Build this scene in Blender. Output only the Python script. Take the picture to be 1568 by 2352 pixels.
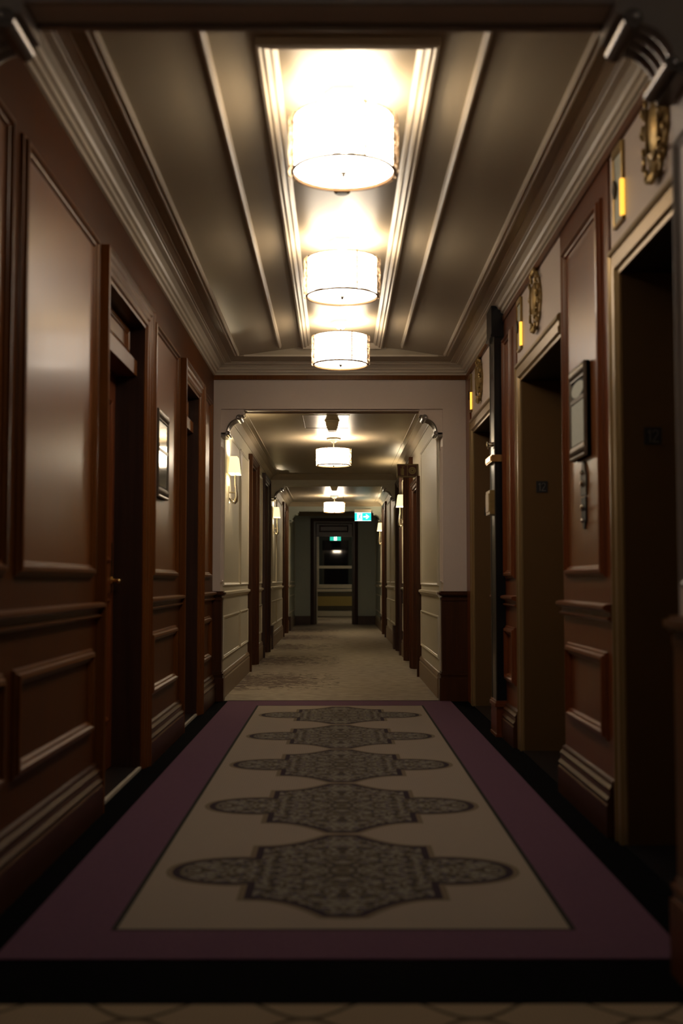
import bpy, math, random
from mathutils import Vector
for o in list(bpy.data.objects): bpy.data.objects.remove(o)
C = bpy.context.scene
COL = C.collection
PI = math.pi
random.seed(7)

# ------------------------------------------------------------------ camera
FPX = 2650.0
PITCH = math.atan(157 / FPX); YAW = math.atan(8 / FPX)
cam = bpy.data.cameras.new('camera'); camo = bpy.data.objects.new('camera', cam); COL.objects.link(camo)
cam.sensor_fit = 'VERTICAL'; cam.sensor_height = 36.0; cam.sensor_width = 24.0
cam.lens = FPX / 2352 * 36
camo.location = (0, 0, 1.05); camo.rotation_euler = (PI / 2 + PITCH, 0, -YAW)
cam.clip_start = 0.05; cam.clip_end = 200
cam.dof.use_dof = True; cam.dof.focus_distance = 13.0; cam.dof.aperture_fstop = 2.0
C.camera = camo

# ------------------------------------------------------------------ world, exposure
w = bpy.data.worlds.new('world'); C.world = w; w.use_nodes = True
w.node_tree.nodes['Background'].inputs[0].default_value = (0.01, 0.012, 0.016, 1)
w.node_tree.nodes['Background'].inputs[1].default_value = 0.15
vs = C.view_settings
vs.view_transform = 'Standard'; vs.look = 'None'; vs.gamma = 1.0; vs.use_curve_mapping = False
vs.exposure = 0.14
C.cycles.use_denoising = True
C.cycles.max_bounces = 7; C.cycles.diffuse_bounces = 4; C.cycles.glossy_bounces = 4
C.cycles.sample_clamp_indirect = 4.0
C.cycles.caustics_reflective = False; C.cycles.caustics_refractive = False

# lamp levels (fittings in view, plus one added vestibule pendant)
SHADE_E = 8.0; DISC_E = 17.0; BULB_W = 4.2          # lobby pendants
CSHADE_E = 34.0; CDISC_E = 24.0; CBULB_W = 10.0         # corridor pendants
SCONCE_E = 1.3; SCONCE_W = 32.0
FILL_W = 12.0                                           # unseen vestibule pendant, added to light the near column
WARM = (1.0, 0.82, 0.61)
# ------------------------------------------------------------------ materials
def mat(name, col, rough=0.5, metal=0.0, spec=0.5, coat=0.0, emit=None, es=0.0, noise=0.0, nscale=20.0, bump=0.0, coat_rough=0.1):
    m = bpy.data.materials.new(name); m.use_nodes = True
    nt = m.node_tree; b = nt.nodes['Principled BSDF']
    b.inputs['Base Color'].default_value = (*col, 1)
    b.inputs['Roughness'].default_value = rough; b.inputs['Metallic'].default_value = metal
    b.inputs['Specular IOR Level'].default_value = spec
    b.inputs['Coat Weight'].default_value = coat; b.inputs['Coat Roughness'].default_value = coat_rough
    if emit: b.inputs['Emission Color'].default_value = (*emit, 1); b.inputs['Emission Strength'].default_value = es
    if noise or bump:
        tc = nt.nodes.new('ShaderNodeTexCoord'); n = nt.nodes.new('ShaderNodeTexNoise')
        n.inputs['Scale'].default_value = nscale; n.inputs['Detail'].default_value = 4
        nt.links.new(tc.outputs['Object'], n.inputs['Vector'])
        if noise:
            r = nt.nodes.new('ShaderNodeMapRange'); r.inputs[3].default_value = 1 - noise; r.inputs[4].default_value = 1 + noise
            nt.links.new(n.outputs[0], r.inputs[0])
            mx = nt.nodes.new('ShaderNodeVectorMath'); mx.operation = 'SCALE'; mx.inputs[0].default_value = col
            nt.links.new(r.outputs[0], mx.inputs['Scale']); nt.links.new(mx.outputs[0], b.inputs['Base Color'])
        if bump:
            bp = nt.nodes.new('ShaderNodeBump'); bp.inputs['Strength'].default_value = bump; bp.inputs['Distance'].default_value = 0.002
            nt.links.new(n.outputs[0], bp.inputs['Height']); nt.links.new(bp.outputs[0], b.inputs['Normal'])
    return m

def wood_mat(name, c1, c2, rough=0.3, spec=0.5, coat=0.0, coat_rough=0.12, tint=(1, 1, 1)):
    m = mat(name, c1, rough, spec=spec, coat=coat, coat_rough=coat_rough); nt = m.node_tree; b = nt.nodes['Principled BSDF']
    b.inputs['Specular Tint'].default_value = (*tint, 1)
    tc = nt.nodes.new('ShaderNodeTexCoord'); mp = nt.nodes.new('ShaderNodeMapping')
    mp.inputs['Scale'].default_value = (14, 14, 0.6)
    n = nt.nodes.new('ShaderNodeTexNoise'); n.inputs['Scale'].default_value = 3.0; n.inputs['Detail'].default_value = 6; n.inputs['Distortion'].default_value = 0.8
    cr = nt.nodes.new('ShaderNodeValToRGB')
    cr.color_ramp.elements[0].position = 0.3; cr.color_ramp.elements[0].color = (*c1, 1)
    cr.color_ramp.elements[1].position = 0.72; cr.color_ramp.elements[1].color = (*c2, 1)
    L = nt.links
    L.new(tc.outputs['Object'], mp.inputs[0]); L.new(mp.outputs[0], n.inputs['Vector']); L.new(n.outputs[0], cr.inputs[0]); L.new(cr.outputs[0], b.inputs['Base Color'])
    r = nt.nodes.new('ShaderNodeMapRange'); r.inputs[3].default_value = rough - 0.04; r.inputs[4].default_value = rough + 0.06
    L.new(n.outputs[0], r.inputs[0]); L.new(r.outputs[0], b.inputs['Roughness'])
    return m

M = {}
M['wood'] = wood_mat('mahogany', (0.105, 0.032, 0.006), (0.150, 0.048, 0.009), 0.36, 0.24, coat=0.04, coat_rough=0.14, tint=(1, .8, .6))
M['wood_flat'] = wood_mat('mahogany_wall', (0.072, 0.022, 0.005), (0.105, 0.032, 0.007), 0.42, 0.08, tint=(1, .75, .55))
M['wood_deep'] = wood_mat('deep_mahogany', (0.040, 0.013, 0.005), (0.062, 0.020, 0.007), 0.33, 0.4, tint=(1, .8, .65))
M['rim'] = mat('bronze_lamp_rim', (0.16, 0.085, 0.035), 0.6, metal=0.0, spec=0.1)
M['canopydark'] = mat('dark_bronze_canopy', (0.010, 0.007, 0.004), 0.6, spec=0.15)
M['wood_panel'] = wood_mat('mahogany_panel', (0.15, 0.048, 0.014), (0.21, 0.072, 0.021), 0.31, 0.33, coat=0.07, coat_rough=0.13, tint=(1, .78, .64))
M['wood_red'] = wood_mat('red_mahogany', (0.120, 0.030, 0.008), (0.165, 0.043, 0.011), 0.32, 0.42, coat=0.08, coat_rough=0.14, tint=(1, .82, .66))
M['wood_dark'] = wood_mat('dark_and_shaded_wood', (0.028, 0.012, 0.008), (0.05, 0.02, 0.012), 0.35, 0.4)
M['ceil'] = mat('satin_ceiling_paint', (0.35, 0.285, 0.20), 0.35, spec=0.27, noise=0.04, nscale=3)
M['mould'] = mat('cream_moulding_paint', (0.52, 0.44, 0.335), 0.38, spec=0.5)
M['white'] = mat('pinkish_white_paint', (0.60, 0.50, 0.435), 0.55, noise=0.03, nscale=60)
M['cream'] = mat('cream_corridor_paint', (0.48, 0.44, 0.34), 0.5, noise=0.05, nscale=40)
M['creamtrim'] = mat('cream_corridor_trim', (0.54, 0.49, 0.38), 0.35)
M['skirt'] = mat('tan_skirting', (0.20, 0.14, 0.085), 0.4, noise=0.1, nscale=15)
M['grey'] = mat('grey_green_wall', (0.36, 0.39, 0.34), 0.6, noise=0.05, nscale=30)
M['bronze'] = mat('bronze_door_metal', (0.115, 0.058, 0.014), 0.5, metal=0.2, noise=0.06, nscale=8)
M['bronzecase'] = mat('polished_bronze_casing', (0.29, 0.195, 0.085), 0.33, metal=0.5)
M['brass'] = mat('brass', (0.75, 0.50, 0.20), 0.25, metal=1.0)
M['gilt'] = mat('aged_gilt', (0.33, 0.225, 0.085), 0.38, metal=0.6, noise=0.35, nscale=30)
M['darkbrass'] = mat('dark_patinated_brass', (0.055, 0.040, 0.026), 0.5, metal=0.4)
M['pewter'] = mat('pewter_frame', (0.20, 0.17, 0.13), 0.35, metal=0.7, noise=0.2, nscale=60)
M['chrome'] = mat('polished_nickel', (0.62, 0.58, 0.50), 0.12, metal=1.0)
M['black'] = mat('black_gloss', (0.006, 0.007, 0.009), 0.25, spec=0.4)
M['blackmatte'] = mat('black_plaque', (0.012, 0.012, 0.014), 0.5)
M['number'] = mat('plaque_number_grey', (0.12, 0.11, 0.10), 0.4)
M['paper'] = mat('notice_paper', (0.50, 0.52, 0.44), 0.6, noise=0.12, nscale=40)
M['mirror'] = mat('glazed_print', (0.42, 0.42, 0.38), 0.09, metal=0.75)
M['bracket'] = mat('grey_painted_bracket', (0.30, 0.255, 0.23), 0.3, spec=0.7)
M['bracketscroll'] = mat('silver_grey_scroll', (0.22, 0.19, 0.175), 0.25, metal=0.4)
M['plastic'] = mat('ivory_plastic', (0.75, 0.67, 0.54), 0.5)
M['lace'] = mat('champagne_filigree', (0.62, 0.44, 0.27), 0.3, metal=0.85)
M['shade'] = mat('lit_pendant_shade', (0.8, 0.75, 0.6), 0.7, emit=(1.0, 0.87, 0.71), es=SHADE_E)
M['disc'] = mat('lit_pendant_diffuser', (0.8, 0.78, 0.7), 0.6, emit=(1.0, 0.88, 0.73), es=DISC_E)
M['cshade'] = mat('lit_corridor_shade', (0.8, 0.75, 0.6), 0.7, emit=(1.0, 0.84, 0.62), es=CSHADE_E)
M['cdisc'] = mat('lit_corridor_diffuser', (0.8, 0.78, 0.7), 0.6, emit=(1.0, 0.86, 0.66), es=CDISC_E)
M['sshade'] = mat('lit_sconce_shade', (0.7, 0.6, 0.4), 0.8, emit=(1.0, 0.80, 0.40), es=SCONCE_E)
M['amber'] = mat('lit_amber_glass', (0.5, 0.3, 0.05), 0.4, emit=(1.0, 0.52, 0.06), es=1.5)
M['signgreen'] = mat('lit_exit_sign_green', (0.0, 0.3, 0.3), 0.4, emit=(0.0, 0.72, 0.68), es=1.05)
M['signdim'] = mat('exit_sign_green_dim', (0.0, 0.3, 0.25), 0.4, emit=(0.0, 0.30, 0.24), es=0.8)
M['signwhite'] = mat('lit_exit_sign_white', (0.8, 0.8, 0.8), 0.4, emit=(0.85, 1.0, 0.98), es=1.3)
M['firebox'] = mat('fire_sign_body', (0.13, 0.10, 0.045), 0.5)
M['firered'] = mat('fire_sign_dark_red', (0.05, 0.008, 0.006), 0.5)
M['fireyel'] = mat('fire_sign_symbol', (0.18, 0.15, 0.06), 0.5)
M['glass'] = mat('night_window_glass', (0.006, 0.008, 0.011), 0.03, spec=1.0)
M['yellow'] = mat('olive_yellow_panel', (0.36, 0.27, 0.07), 0.6)
M['olive'] = mat('dark_olive_band', (0.06, 0.045, 0.02), 0.6)
M['stripmetal'] = mat('brushed_threshold_strip', (0.62, 0.55, 0.44), 0.4, metal=0.25)
M['stone'] = mat('dark_marble_threshold', (0.018, 0.015, 0.013), 0.3, noise=0.5, nscale=40)
M['blackcarpet'] = mat('black_carpet_border', (0.0022, 0.0022, 0.0028), 0.95, spec=0.02, noise=0.3, nscale=200)
M['purple'] = mat('plum_carpet', (0.110, 0.052, 0.082), 0.95, spec=0.1, noise=0.22, nscale=120, bump=0.6)
M['darkline'] = mat('dark_green_carpet_line', (0.02, 0.02, 0.014), 0.95, spec=0.1)
M['medline'] = mat('aubergine_carpet_outline', (0.030, 0.019, 0.026), 0.95, spec=0.1)
M['medhalo'] = mat('tan_brown_carpet_halo', (0.155, 0.115, 0.075), 0.95, spec=0.1)

def N(nt, t, **k):
    n = nt.nodes.new(t)
    for a, b in k.items(): setattr(n, a, b)
    return n
def mth(nt, op, a, b=None, c=None):
    n = nt.nodes.new('ShaderNodeMath'); n.operation = op
    for i, v in enumerate((a, b, c)):
        if v is None: continue
        if isinstance(v, (int, float)): n.inputs[i].default_value = v
        else: nt.links.new(v, n.inputs[i])
    return n.outputs[0]
def mixc(nt, fac, a, b):
    n = nt.nodes.new('ShaderNodeMix'); n.data_type = 'RGBA'
    if isinstance(fac, (int, float)): n.inputs[0].default_value = fac
    else: nt.links.new(fac, n.inputs[0])
    for i, v in ((6, a), (7, b)):
        if isinstance(v, tuple): n.inputs[i].default_value = (*v, 1)
        else: nt.links.new(v, n.inputs[i])
    return n.outputs[2]

def carpet_base(name, col, rib=True):
    m = mat(name, col, 0.95, spec=0.1); nt = m.node_tree; b = nt.nodes['Principled BSDF']
    tc = N(nt, 'ShaderNodeTexCoord'); sx = N(nt, 'ShaderNodeSeparateXYZ'); nt.links.new(tc.outputs['Object'], sx.inputs[0])
    return m, nt, b, tc, sx
# ribbed cream field
m, nt, b, tc, sx = carpet_base('cream_ribbed_carpet', (0.3, 0.23, 0.16)); M['field'] = m
rx = mth(nt, 'SINE', mth(nt, 'MULTIPLY', sx.outputs[0], 2 * PI / 0.0125)); ry = mth(nt, 'SINE', mth(nt, 'MULTIPLY', sx.outputs[1], 2 * PI / 0.014))
rib = mth(nt, 'MULTIPLY_ADD', mth(nt, 'ADD', rx, mth(nt, 'MULTIPLY', ry, 0.4)), 0.16, 0.5)
c = mixc(nt, rib, (0.195, 0.155, 0.12), (0.325, 0.262, 0.208)); nt.links.new(c, b.inputs['Base Color'])
# medallion fill: mirrored dark damask
m, nt, b, tc, sx = carpet_base('damask_medallion_carpet', (0.1, 0.1, 0.08)); M['med'] = m
ax = mth(nt, 'ABSOLUTE', sx.outputs[0])
my = mth(nt, 'PINGPONG', mth(nt, 'ADD', sx.outputs[1], 0.0), 0.601)
cb = N(nt, 'ShaderNodeCombineXYZ'); nt.links.new(ax, cb.inputs[0]); nt.links.new(my, cb.inputs[1])
n1 = N(nt, 'ShaderNodeTexNoise'); n1.inputs['Scale'].default_value = 17; n1.inputs['Detail'].default_value = 2; n1.inputs['Distortion'].default_value = 2.2
nt.links.new(cb.outputs[0], n1.inputs['Vector'])
n2 = N(nt, 'ShaderNodeTexNoise'); n2.inputs['Scale'].default_value = 40; n2.inputs['Detail'].default_value = 1
nt.links.new(cb.outputs[0], n2.inputs['Vector'])
cr = N(nt, 'ShaderNodeValToRGB'); e = cr.color_ramp.elements
e[0].position = 0.42; e[0].color = (0.055, 0.040, 0.028, 1); e[1].position = 0.55; e[1].color = (0.19, 0.165, 0.135, 1)
e2 = cr.color_ramp.elements.new(0.48); e2.color = (0.105, 0.088, 0.055, 1)
nt.links.new(n1.outputs[0], cr.inputs[0])
c = mixc(nt, mth(nt, 'GREATER_THAN', n2.outputs[0], 0.60), cr.outputs[0], (0.055, 0.045, 0.065)); nt.links.new(c, b.inputs['Base Color'])
# corridor carpet: beige with dark brushed foliage drifts at the left
m, nt, b, tc, sx = carpet_base('beige_corridor_carpet', (0.3, 0.25, 0.18)); M['corrcarpet'] = m
mp = N(nt, 'ShaderNodeMapping'); mp.inputs['Scale'].default_value = (5.5, 8.0, 1); nt.links.new(tc.outputs['Object'], mp.inputs[0])
n1 = N(nt, 'ShaderNodeTexNoise'); n1.inputs['Scale'].default_value = 1.6; n1.inputs['Detail'].default_value = 7; n1.inputs['Distortion'].default_value = 1.3
nt.links.new(mp.outputs[0], n1.inputs['Vector'])
xm = mth(nt, 'MULTIPLY', mth(nt, 'SUBTRACT', 0.05, sx.outputs[0]), 1.5); xm = N(nt, 'ShaderNodeClamp').outputs[0] if False else mth(nt, 'MINIMUM', mth(nt, 'MAXIMUM', xm, 0.0), 1.0)
yb = mth(nt, 'MULTIPLY_ADD', mth(nt, 'SINE', mth(nt, 'MULTIPLY_ADD', sx.outputs[1], 2 * PI / 3.1, 2.0)), 0.75, 0.45)
yb = mth(nt, 'MINIMUM', mth(nt, 'MAXIMUM', yb, 0.0), 1.0)
msk = mth(nt, 'MULTIPLY', xm, yb)
k = mth(nt, 'GREATER_THAN', mth(nt, 'MULTIPLY_ADD', msk, 0.17, n1.outputs[0]), 0.605)
k = mth(nt, 'MULTIPLY', k, mth(nt, 'GREATER_THAN', msk, 0.05))
n3 = N(nt, 'ShaderNodeTexNoise'); n3.inputs['Scale'].default_value = 9; n3.inputs['Detail'].default_value = 8
nt.links.new(tc.outputs['Object'], n3.inputs['Vector'])
base = mixc(nt, n3.outputs[0], (0.14, 0.115, 0.085), (0.38, 0.32, 0.25))
c = mixc(nt, mth(nt, 'MULTIPLY', k, 0.8), base, (0.07, 0.045, 0.038)); nt.links.new(c, b.inputs['Base Color'])
# trellis carpet in the vestibule
m, nt, b, tc, sx = carpet_base('tan_trellis_carpet', (0.3, 0.23, 0.15)); M['trellis'] = m
s = mth(nt, 'MULTIPLY', mth(nt, 'SINE', mth(nt, 'MULTIPLY_ADD', sx.outputs[0], PI / 0.205, -0.35)), 0.25)
v = mth(nt, 'MULTIPLY_ADD', sx.outputs[1], 1 / 0.30, 0.30)
d1 = mth(nt, 'PINGPONG', mth(nt, 'ADD', v, s), 0.5); d2 = mth(nt, 'PINGPONG', mth(nt, 'SUBTRACT', v, s), 0.5)
ln = mth(nt, 'LESS_THAN', mth(nt, 'MINIMUM', mth(nt, 'SUBTRACT', 0.5, d1), d2), 0.035)
rib = mth(nt, 'MULTIPLY_ADD', mth(nt, 'SINE', mth(nt, 'MULTIPLY', sx.outputs[0], 2 * PI / 0.0125)), 0.3, 0.5)
c = mixc(nt, rib, (0.24, 0.175, 0.11), (0.33, 0.245, 0.16)); c = mixc(nt, ln, c, (0.08, 0.06, 0.035)); nt.links.new(c, b.inputs['Base Color'])

# ------------------------------------------------------------------ mesh helpers
class MB:
    def __init__(s): s.v = []; s.f = []; s.mi = []; s.cur = 0
    def add(s, vs, fs):
        n = len(s.v); s.v += [tuple(p) for p in vs]
        for f in fs: s.f.append(tuple(i + n for i in f)); s.mi.append(s.cur)
        return s
    def box(s, x0, x1, y0, y1, z0, z1):
        if x0 > x1: x0, x1 = x1, x0
        if y0 > y1: y0, y1 = y1, y0
        if z0 > z1: z0, z1 = z1, z0
        vs = [(x, y, z) for x in (x0, x1) for y in (y0, y1) for z in (z0, z1)]
        return s.add(vs, [(0, 1, 3, 2), (4, 6, 7, 5), (0, 4, 5, 1), (2, 3, 7, 6), (0, 2, 6, 4), (1, 5, 7, 3)])
    def poly(s, pts, ext):                       # planar polygon extruded by the vector ext
        n = len(pts); e = Vector(ext); a = [Vector(p) for p in pts]; bvs = [p + e for p in a]
        s.add(a + bvs, [tuple(range(n)), tuple(range(2 * n - 1, n - 1, -1))] + [(i, (i + 1) % n, n + (i + 1) % n, n + i) for i in range(n)])
        return s
    def lathe(s, prof, c=(0, 0, 0), seg=48, axis='Z', caps=True):
        vs = []; c = Vector(c)
        for r, h in prof:
            for i in range(seg):
                a = 2 * PI * i / seg; p = (r * math.cos(a), r * math.sin(a), h)
                if axis == 'X': p = (p[2], p[0], p[1])
                if axis == 'Y': p = (p[0], p[2], p[1])
                vs.append(c + Vector(p))
        fs = []
        for j in range(len(prof) - 1):
            for i in range(seg):
                fs.append((j * seg + i, j * seg + (i + 1) % seg, (j + 1) * seg + (i + 1) % seg, (j + 1) * seg + i))
        if caps:
            if prof[0][0] > 1e-6: fs.append(tuple(range(seg))[::-1])
            if prof[-1][0] > 1e-6: fs.append(tuple((len(prof) - 1) * seg + i for i in range(seg)))
        return s.add(vs, fs)
    def tube(s, pts, r, seg=10, closed=False):
        P = [Vector(p) for p in pts]; n = len(P); vs = []; rr = r if isinstance(r, (list, tuple)) else [r] * n
        up = None
        for i in range(n):
            if closed: t = (P[(i + 1) % n] - P[i - 1])
            else: t = (P[min(i + 1, n - 1)] - P[max(i - 1, 0)])
            t.normalize()
            if up is None:
                up = Vector((0, 0, 1)) if abs(t.z) < 0.9 else Vector((1, 0, 0))
            u = (up - t * up.dot(t))
            if u.length < 1e-5: u = t.orthogonal()
            u.normalize(); up = u; w_ = t.cross(u)
            for k in range(seg):
                a = 2 * PI * k / seg; vs.append(P[i] + (u * math.cos(a) + w_ * math.sin(a)) * rr[i])
        fs = []
        for i in range(n if closed else n - 1):
            j = (i + 1) % n
            for k in range(seg): fs.append((i * seg + k, i * seg + (k + 1) % seg, j * seg + (k + 1) % seg, j * seg + k))
        if not closed: fs += [tuple(range(seg))[::-1], tuple((n - 1) * seg + k for k in range(seg))]
        return s.add(vs, fs)
    def ball(s, c, r, sx=1, sy=1, sz=1, seg=14):
        prof = [(max(r * math.sin(PI * i / 8), 1e-6), -r * math.cos(PI * i / 8)) for i in range(9)]
        n = len(s.v); s.lathe(prof, (0, 0, 0), seg, caps=False)
        for i in range(n, len(s.v)):
            v = s.v[i]; s.v[i] = (c[0] + v[0] * sx, c[1] + v[1] * sy, c[2] + v[2] * sz)
        return s
    def strip(s, prof, F, a0, a1):               # moulding profile (d out, h) swept from a0 to a1; F(a, h, d) -> point
        n = len(prof); vs = [F(a0, h, d) for d, h in prof] + [F(a1, h, d) for d, h in prof]
        s.add(vs, [(i, (i + 1) % n, n + (i + 1) % n, n + i) for i in range(n)] + [tuple(range(n)), tuple(range(2 * n - 1, n - 1, -1))]); return s
    def frame(s, F, a0, a1, h0, h1, prof, closed=True):
        # profile (t inwards, d out) carried round a rectangle with mitres; closed=False leaves the bottom open
        vs = []
        for t, d in prof:
            b0 = h0 + (t if closed else 0)
            vs += [F(a0 + t, b0, d), F(a0 + t, h1 - t, d), F(a1 - t, h1 - t, d), F(a1 - t, b0, d)]
        fs = []
        for j in range(len(prof) - 1):
            for k in range(4 if closed else 3): fs.append((j * 4 + k, j * 4 + (k + 1) % 4, (j + 1) * 4 + (k + 1) % 4, (j + 1) * 4 + k))
        if not closed:
            n = len(prof); fs += [tuple(j * 4 for j in range(n)), tuple(j * 4 + 3 for j in range(n))[::-1]]
        return s.add(vs, fs)
    def rot(s, n0, c, ang, axis='Z'):
        ca, sa = math.cos(ang), math.sin(ang)
        for i in range(n0, len(s.v)):
            x, y, z = s.v[i]; x -= c[0]; y -= c[1]; x, y = x * ca - y * sa, x * sa + y * ca; s.v[i] = (x + c[0], y + c[1], z)
    def build(s, name, mats, parent=None, org=None, smooth=False, **tags):
        if not isinstance(mats, (list, tuple)): mats = [mats]
        o_ = Vector(org) if org else Vector((0, 0, 0))
        me = bpy.data.meshes.new(name); me.from_pydata([tuple(Vector(v) - o_) for v in s.v], [], s.f); me.update()
        for m_ in mats: me.materials.append(M[m_] if isinstance(m_, str) else m_)
        for p, k in zip(me.polygons, s.mi): p.material_index = k
        import bmesh
        bm = bmesh.new(); bm.from_mesh(me); bmesh.ops.recalc_face_normals(bm, faces=bm.faces); bm.to_mesh(me); bm.free()
        if smooth:
            for p in me.polygons: p.use_smooth = True
            try: me.set_sharp_from_angle(angle=math.radians(35))
            except Exception: pass
        ob = bpy.data.objects.new(name, me); COL.objects.link(ob)
        if parent is not None:
            ob.parent = parent; pl = world_loc(parent); ob.location = o_ - pl
        else: ob.location = o_
        for k, v in tags.items(): ob[k] = v
        return ob
def world_loc(o):
    l = Vector(o.location)
    while o.parent: o = o.parent; l += Vector(o.location)
    return l
def empty(name, loc, **tags):
    o = bpy.data.objects.new(name, None); COL.objects.link(o); o.location = loc; o.empty_display_size = 0.1
    for k, v in tags.items(): o[k] = v
    return o
def kids(o): return [c for c in list(COL.objects) if c.parent == o]
def copy_tree(o, loc=None, **tags):
    r = o.copy(); COL.objects.link(r)
    if loc is not None: r.location = loc
    for k, v in tags.items(): r[k] = v
    def rec(src, dst):
        for ch in kids(src):
            if ch == dst: continue
            c_ = ch.copy(); COL.objects.link(c_); c_.parent = dst; rec(ch, c_)
    rec(o, r)
    return r

XL, XR = -1.10, 1.15
YN, YF = 3.15, 10.14        # lobby from the near arch to the far arch
ZC = 2.955
FLw = lambda a, h, d: (XL + d, a, h)          # left wall mapping
FRw = lambda a, h, d: (XR - d, a, h)          # right wall mapping
S = dict(kind='structure')

# moulding profiles
PANEL = [(0, 0), (0.004, 0.012), (0.014, 0.014), (0.020, 0.026), (0.034, 0.028), (0.042, 0.016), (0.050, 0.014), (0.058, 0.002), (0.058, 0)]
PANELS = [(0, 0), (0.003, 0.010), (0.012, 0.014), (0.020, 0.008), (0.026, 0.006), (0.030, 0)]
CASING = [(0, 0), (0, 0.040), (0.012, 0.044), (0.022, 0.034), (0.040, 0.034), (0.050, 0.026), (0.075, 0.026), (0.085, 0.018), (0.108, 0.018), (0.116, 0.008), (0.130, 0.006), (0.130, 0)]
RAIL = [(0, 0.875), (0.012, 0.878), (0.026, 0.888), (0.026, 0.894), (0.012, 0.900), (0.014, 0.918), (0.034, 0.924), (0.044, 0.932), (0.044, 0.944), (0.030, 0.950), (0, 0.952)]
BASE = [(0, 0), (0.040, 0), (0.040, 0.125), (0.034, 0.135), (0.040, 0.150), (0.028, 0.165), (0.026, 0.185), (0.030, 0.195), (0.018, 0.210), (0.016, 0.225), (0, 0.232)]
CROWN = [(-0.0, 0.095), (0.012, 0.092), (0.016, 0.075), (0.030, 0.070), (0.034, 0.052), (0.048, 0.046), (0.056, 0.030), (0.078, 0.014), (0.105, 0.010), (0.110, 0.002), (0.116, 0.002), (0.118, 0.005), (0.122, 0.001), (0.160, 0.001), (0.162, 0.004), (0.166, 0.004), (0.168, 0)]

# ------------------------------------------------------------------ floors
f = MB().box(XL - 0.2, XR + 0.35, YN - 0.22, YF + 0.02, -0.05, 0.0)
f.build('floor', 'blackcarpet', **S)
f = MB().box(-3, 3, -4.5, YN - 0.22, -0.05, 0.0); f.build('floor_vestibule', 'trellis', **S)
f = MB().box(-1.6, 1.6, YF + 0.02, 34.4, -0.05, 0.0); f.build('floor_corridor', 'corrcarpet', **S)

# inlaid lobby rug
rug = empty('patterned_rug', (0.012, 6.70, 0), label='long plum-bordered cream rug with five dark medallions down the lobby floor', category='rug')
f = MB()
X0, X1, Y0, Y1 = -0.955, 0.978, 3.264, 10.14
x0, x1, y0, y1 = -0.668, 0.702, 3.535, 9.724
for a in ((X0, X1, Y0, y0), (X0, X1, y1, Y1), (X0, x0, y0, y1), (x1, X1, y0, y1)): f.box(*a, 0.0005, 0.004)
f.build('border', 'purple', rug, org=(0.012, 6.7, 0))
f = MB()
f.box(x0, x1, y0, y1, 0.0005, 0.004)
f.cur = 1
for a in ((x0 - .012, x0 + .004, y0, y1), (x1 - .004, x1 + .012, y0, y1), (x0 - .012, x1 + .012, y0 - .012, y0), (x0 - .012, x1 + .012, y1, y1 + .012), (X0, X1, Y1 - 0.02, Y1 + 0.012)): f.box(*a, 0.0038, 0.0046)
def med_outline(g):
    pts = []
    def q(x, y): pts.append((x, y))
    # quarter outline from the top point to the right tip
    q1 = [(0.0, 0.565), (0.055, 0.56)]
    for i in range(1, 8):
        t = i / 7; q1.append((0.055 + 0.255 * t, 0.56 - 0.20 * (1 - (1 - t) ** 2.1)))
    q1 += [(0.315, 0.360), (0.315, 0.175)]
    for i in range(0, 11):
        a = PI / 2 * i / 10; q1.append((0.370 + 0.230 * math.sin(a) , 0.178 * math.cos(a) ** 0.9 if i < 10 else 0.0))
    full = q1[:] + [(x, -y) for x, y in reversed(q1[:-1])]
    full = full + [(-x, y) for x, y in reversed(full[1:-1])]
    # outline grown by g
    n = len(full); out = []
    for i in range(n):
        p0, p1, p2 = full[i - 1], full[i], full[(i + 1) % n]
        e1 = Vector((p1[0] - p0[0], p1[1] - p0[1])); e2 = Vector((p2[0] - p1[0], p2[1] - p1[1]))
        if e1.length < 1e-6: e1 = e2
        if e2.length < 1e-6: e2 = e1
        e1.normalize(); e2.normalize()
        nn = Vector((-e1.y - e2.y, e1.x + e2.x)); nn = -nn
        l = nn.length
        if l < 1e-4: nn = Vector((-e1.y, e1.x)) * -1; l = 1
        nn = nn / l; k = 1 / max(0.55, abs(nn.dot(Vector((e1.y, -e1.x)))))
        out.append((p1[0] - nn.x * g * k, p1[1] - nn.y * g * k))
    return out
def fan(mb, pts, cx, cy, z):
    vs = [(cx, cy, z)] + [(cx + p[0], cy + p[1], z) for p in pts]; n = len(pts)
    mb.add(vs, [(0, i + 1, (i + 1) % n + 1) for i in range(n)])
for cy in (4.236, 5.438, 6.640, 7.842, 9.060):
    for mi, g, z in ((4, 0.036, 0.0042), (2, 0.014, 0.0045), (3, -0.012, 0.0048)):
        f.cur = mi; fan(f, med_outline(g), 0.018, cy, z)
f.build('field', ['field', 'darkline', 'medline', 'med', 'medhalo'], rug, org=(0.018, 4.236 - 0.601 * 0, 0))

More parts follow.
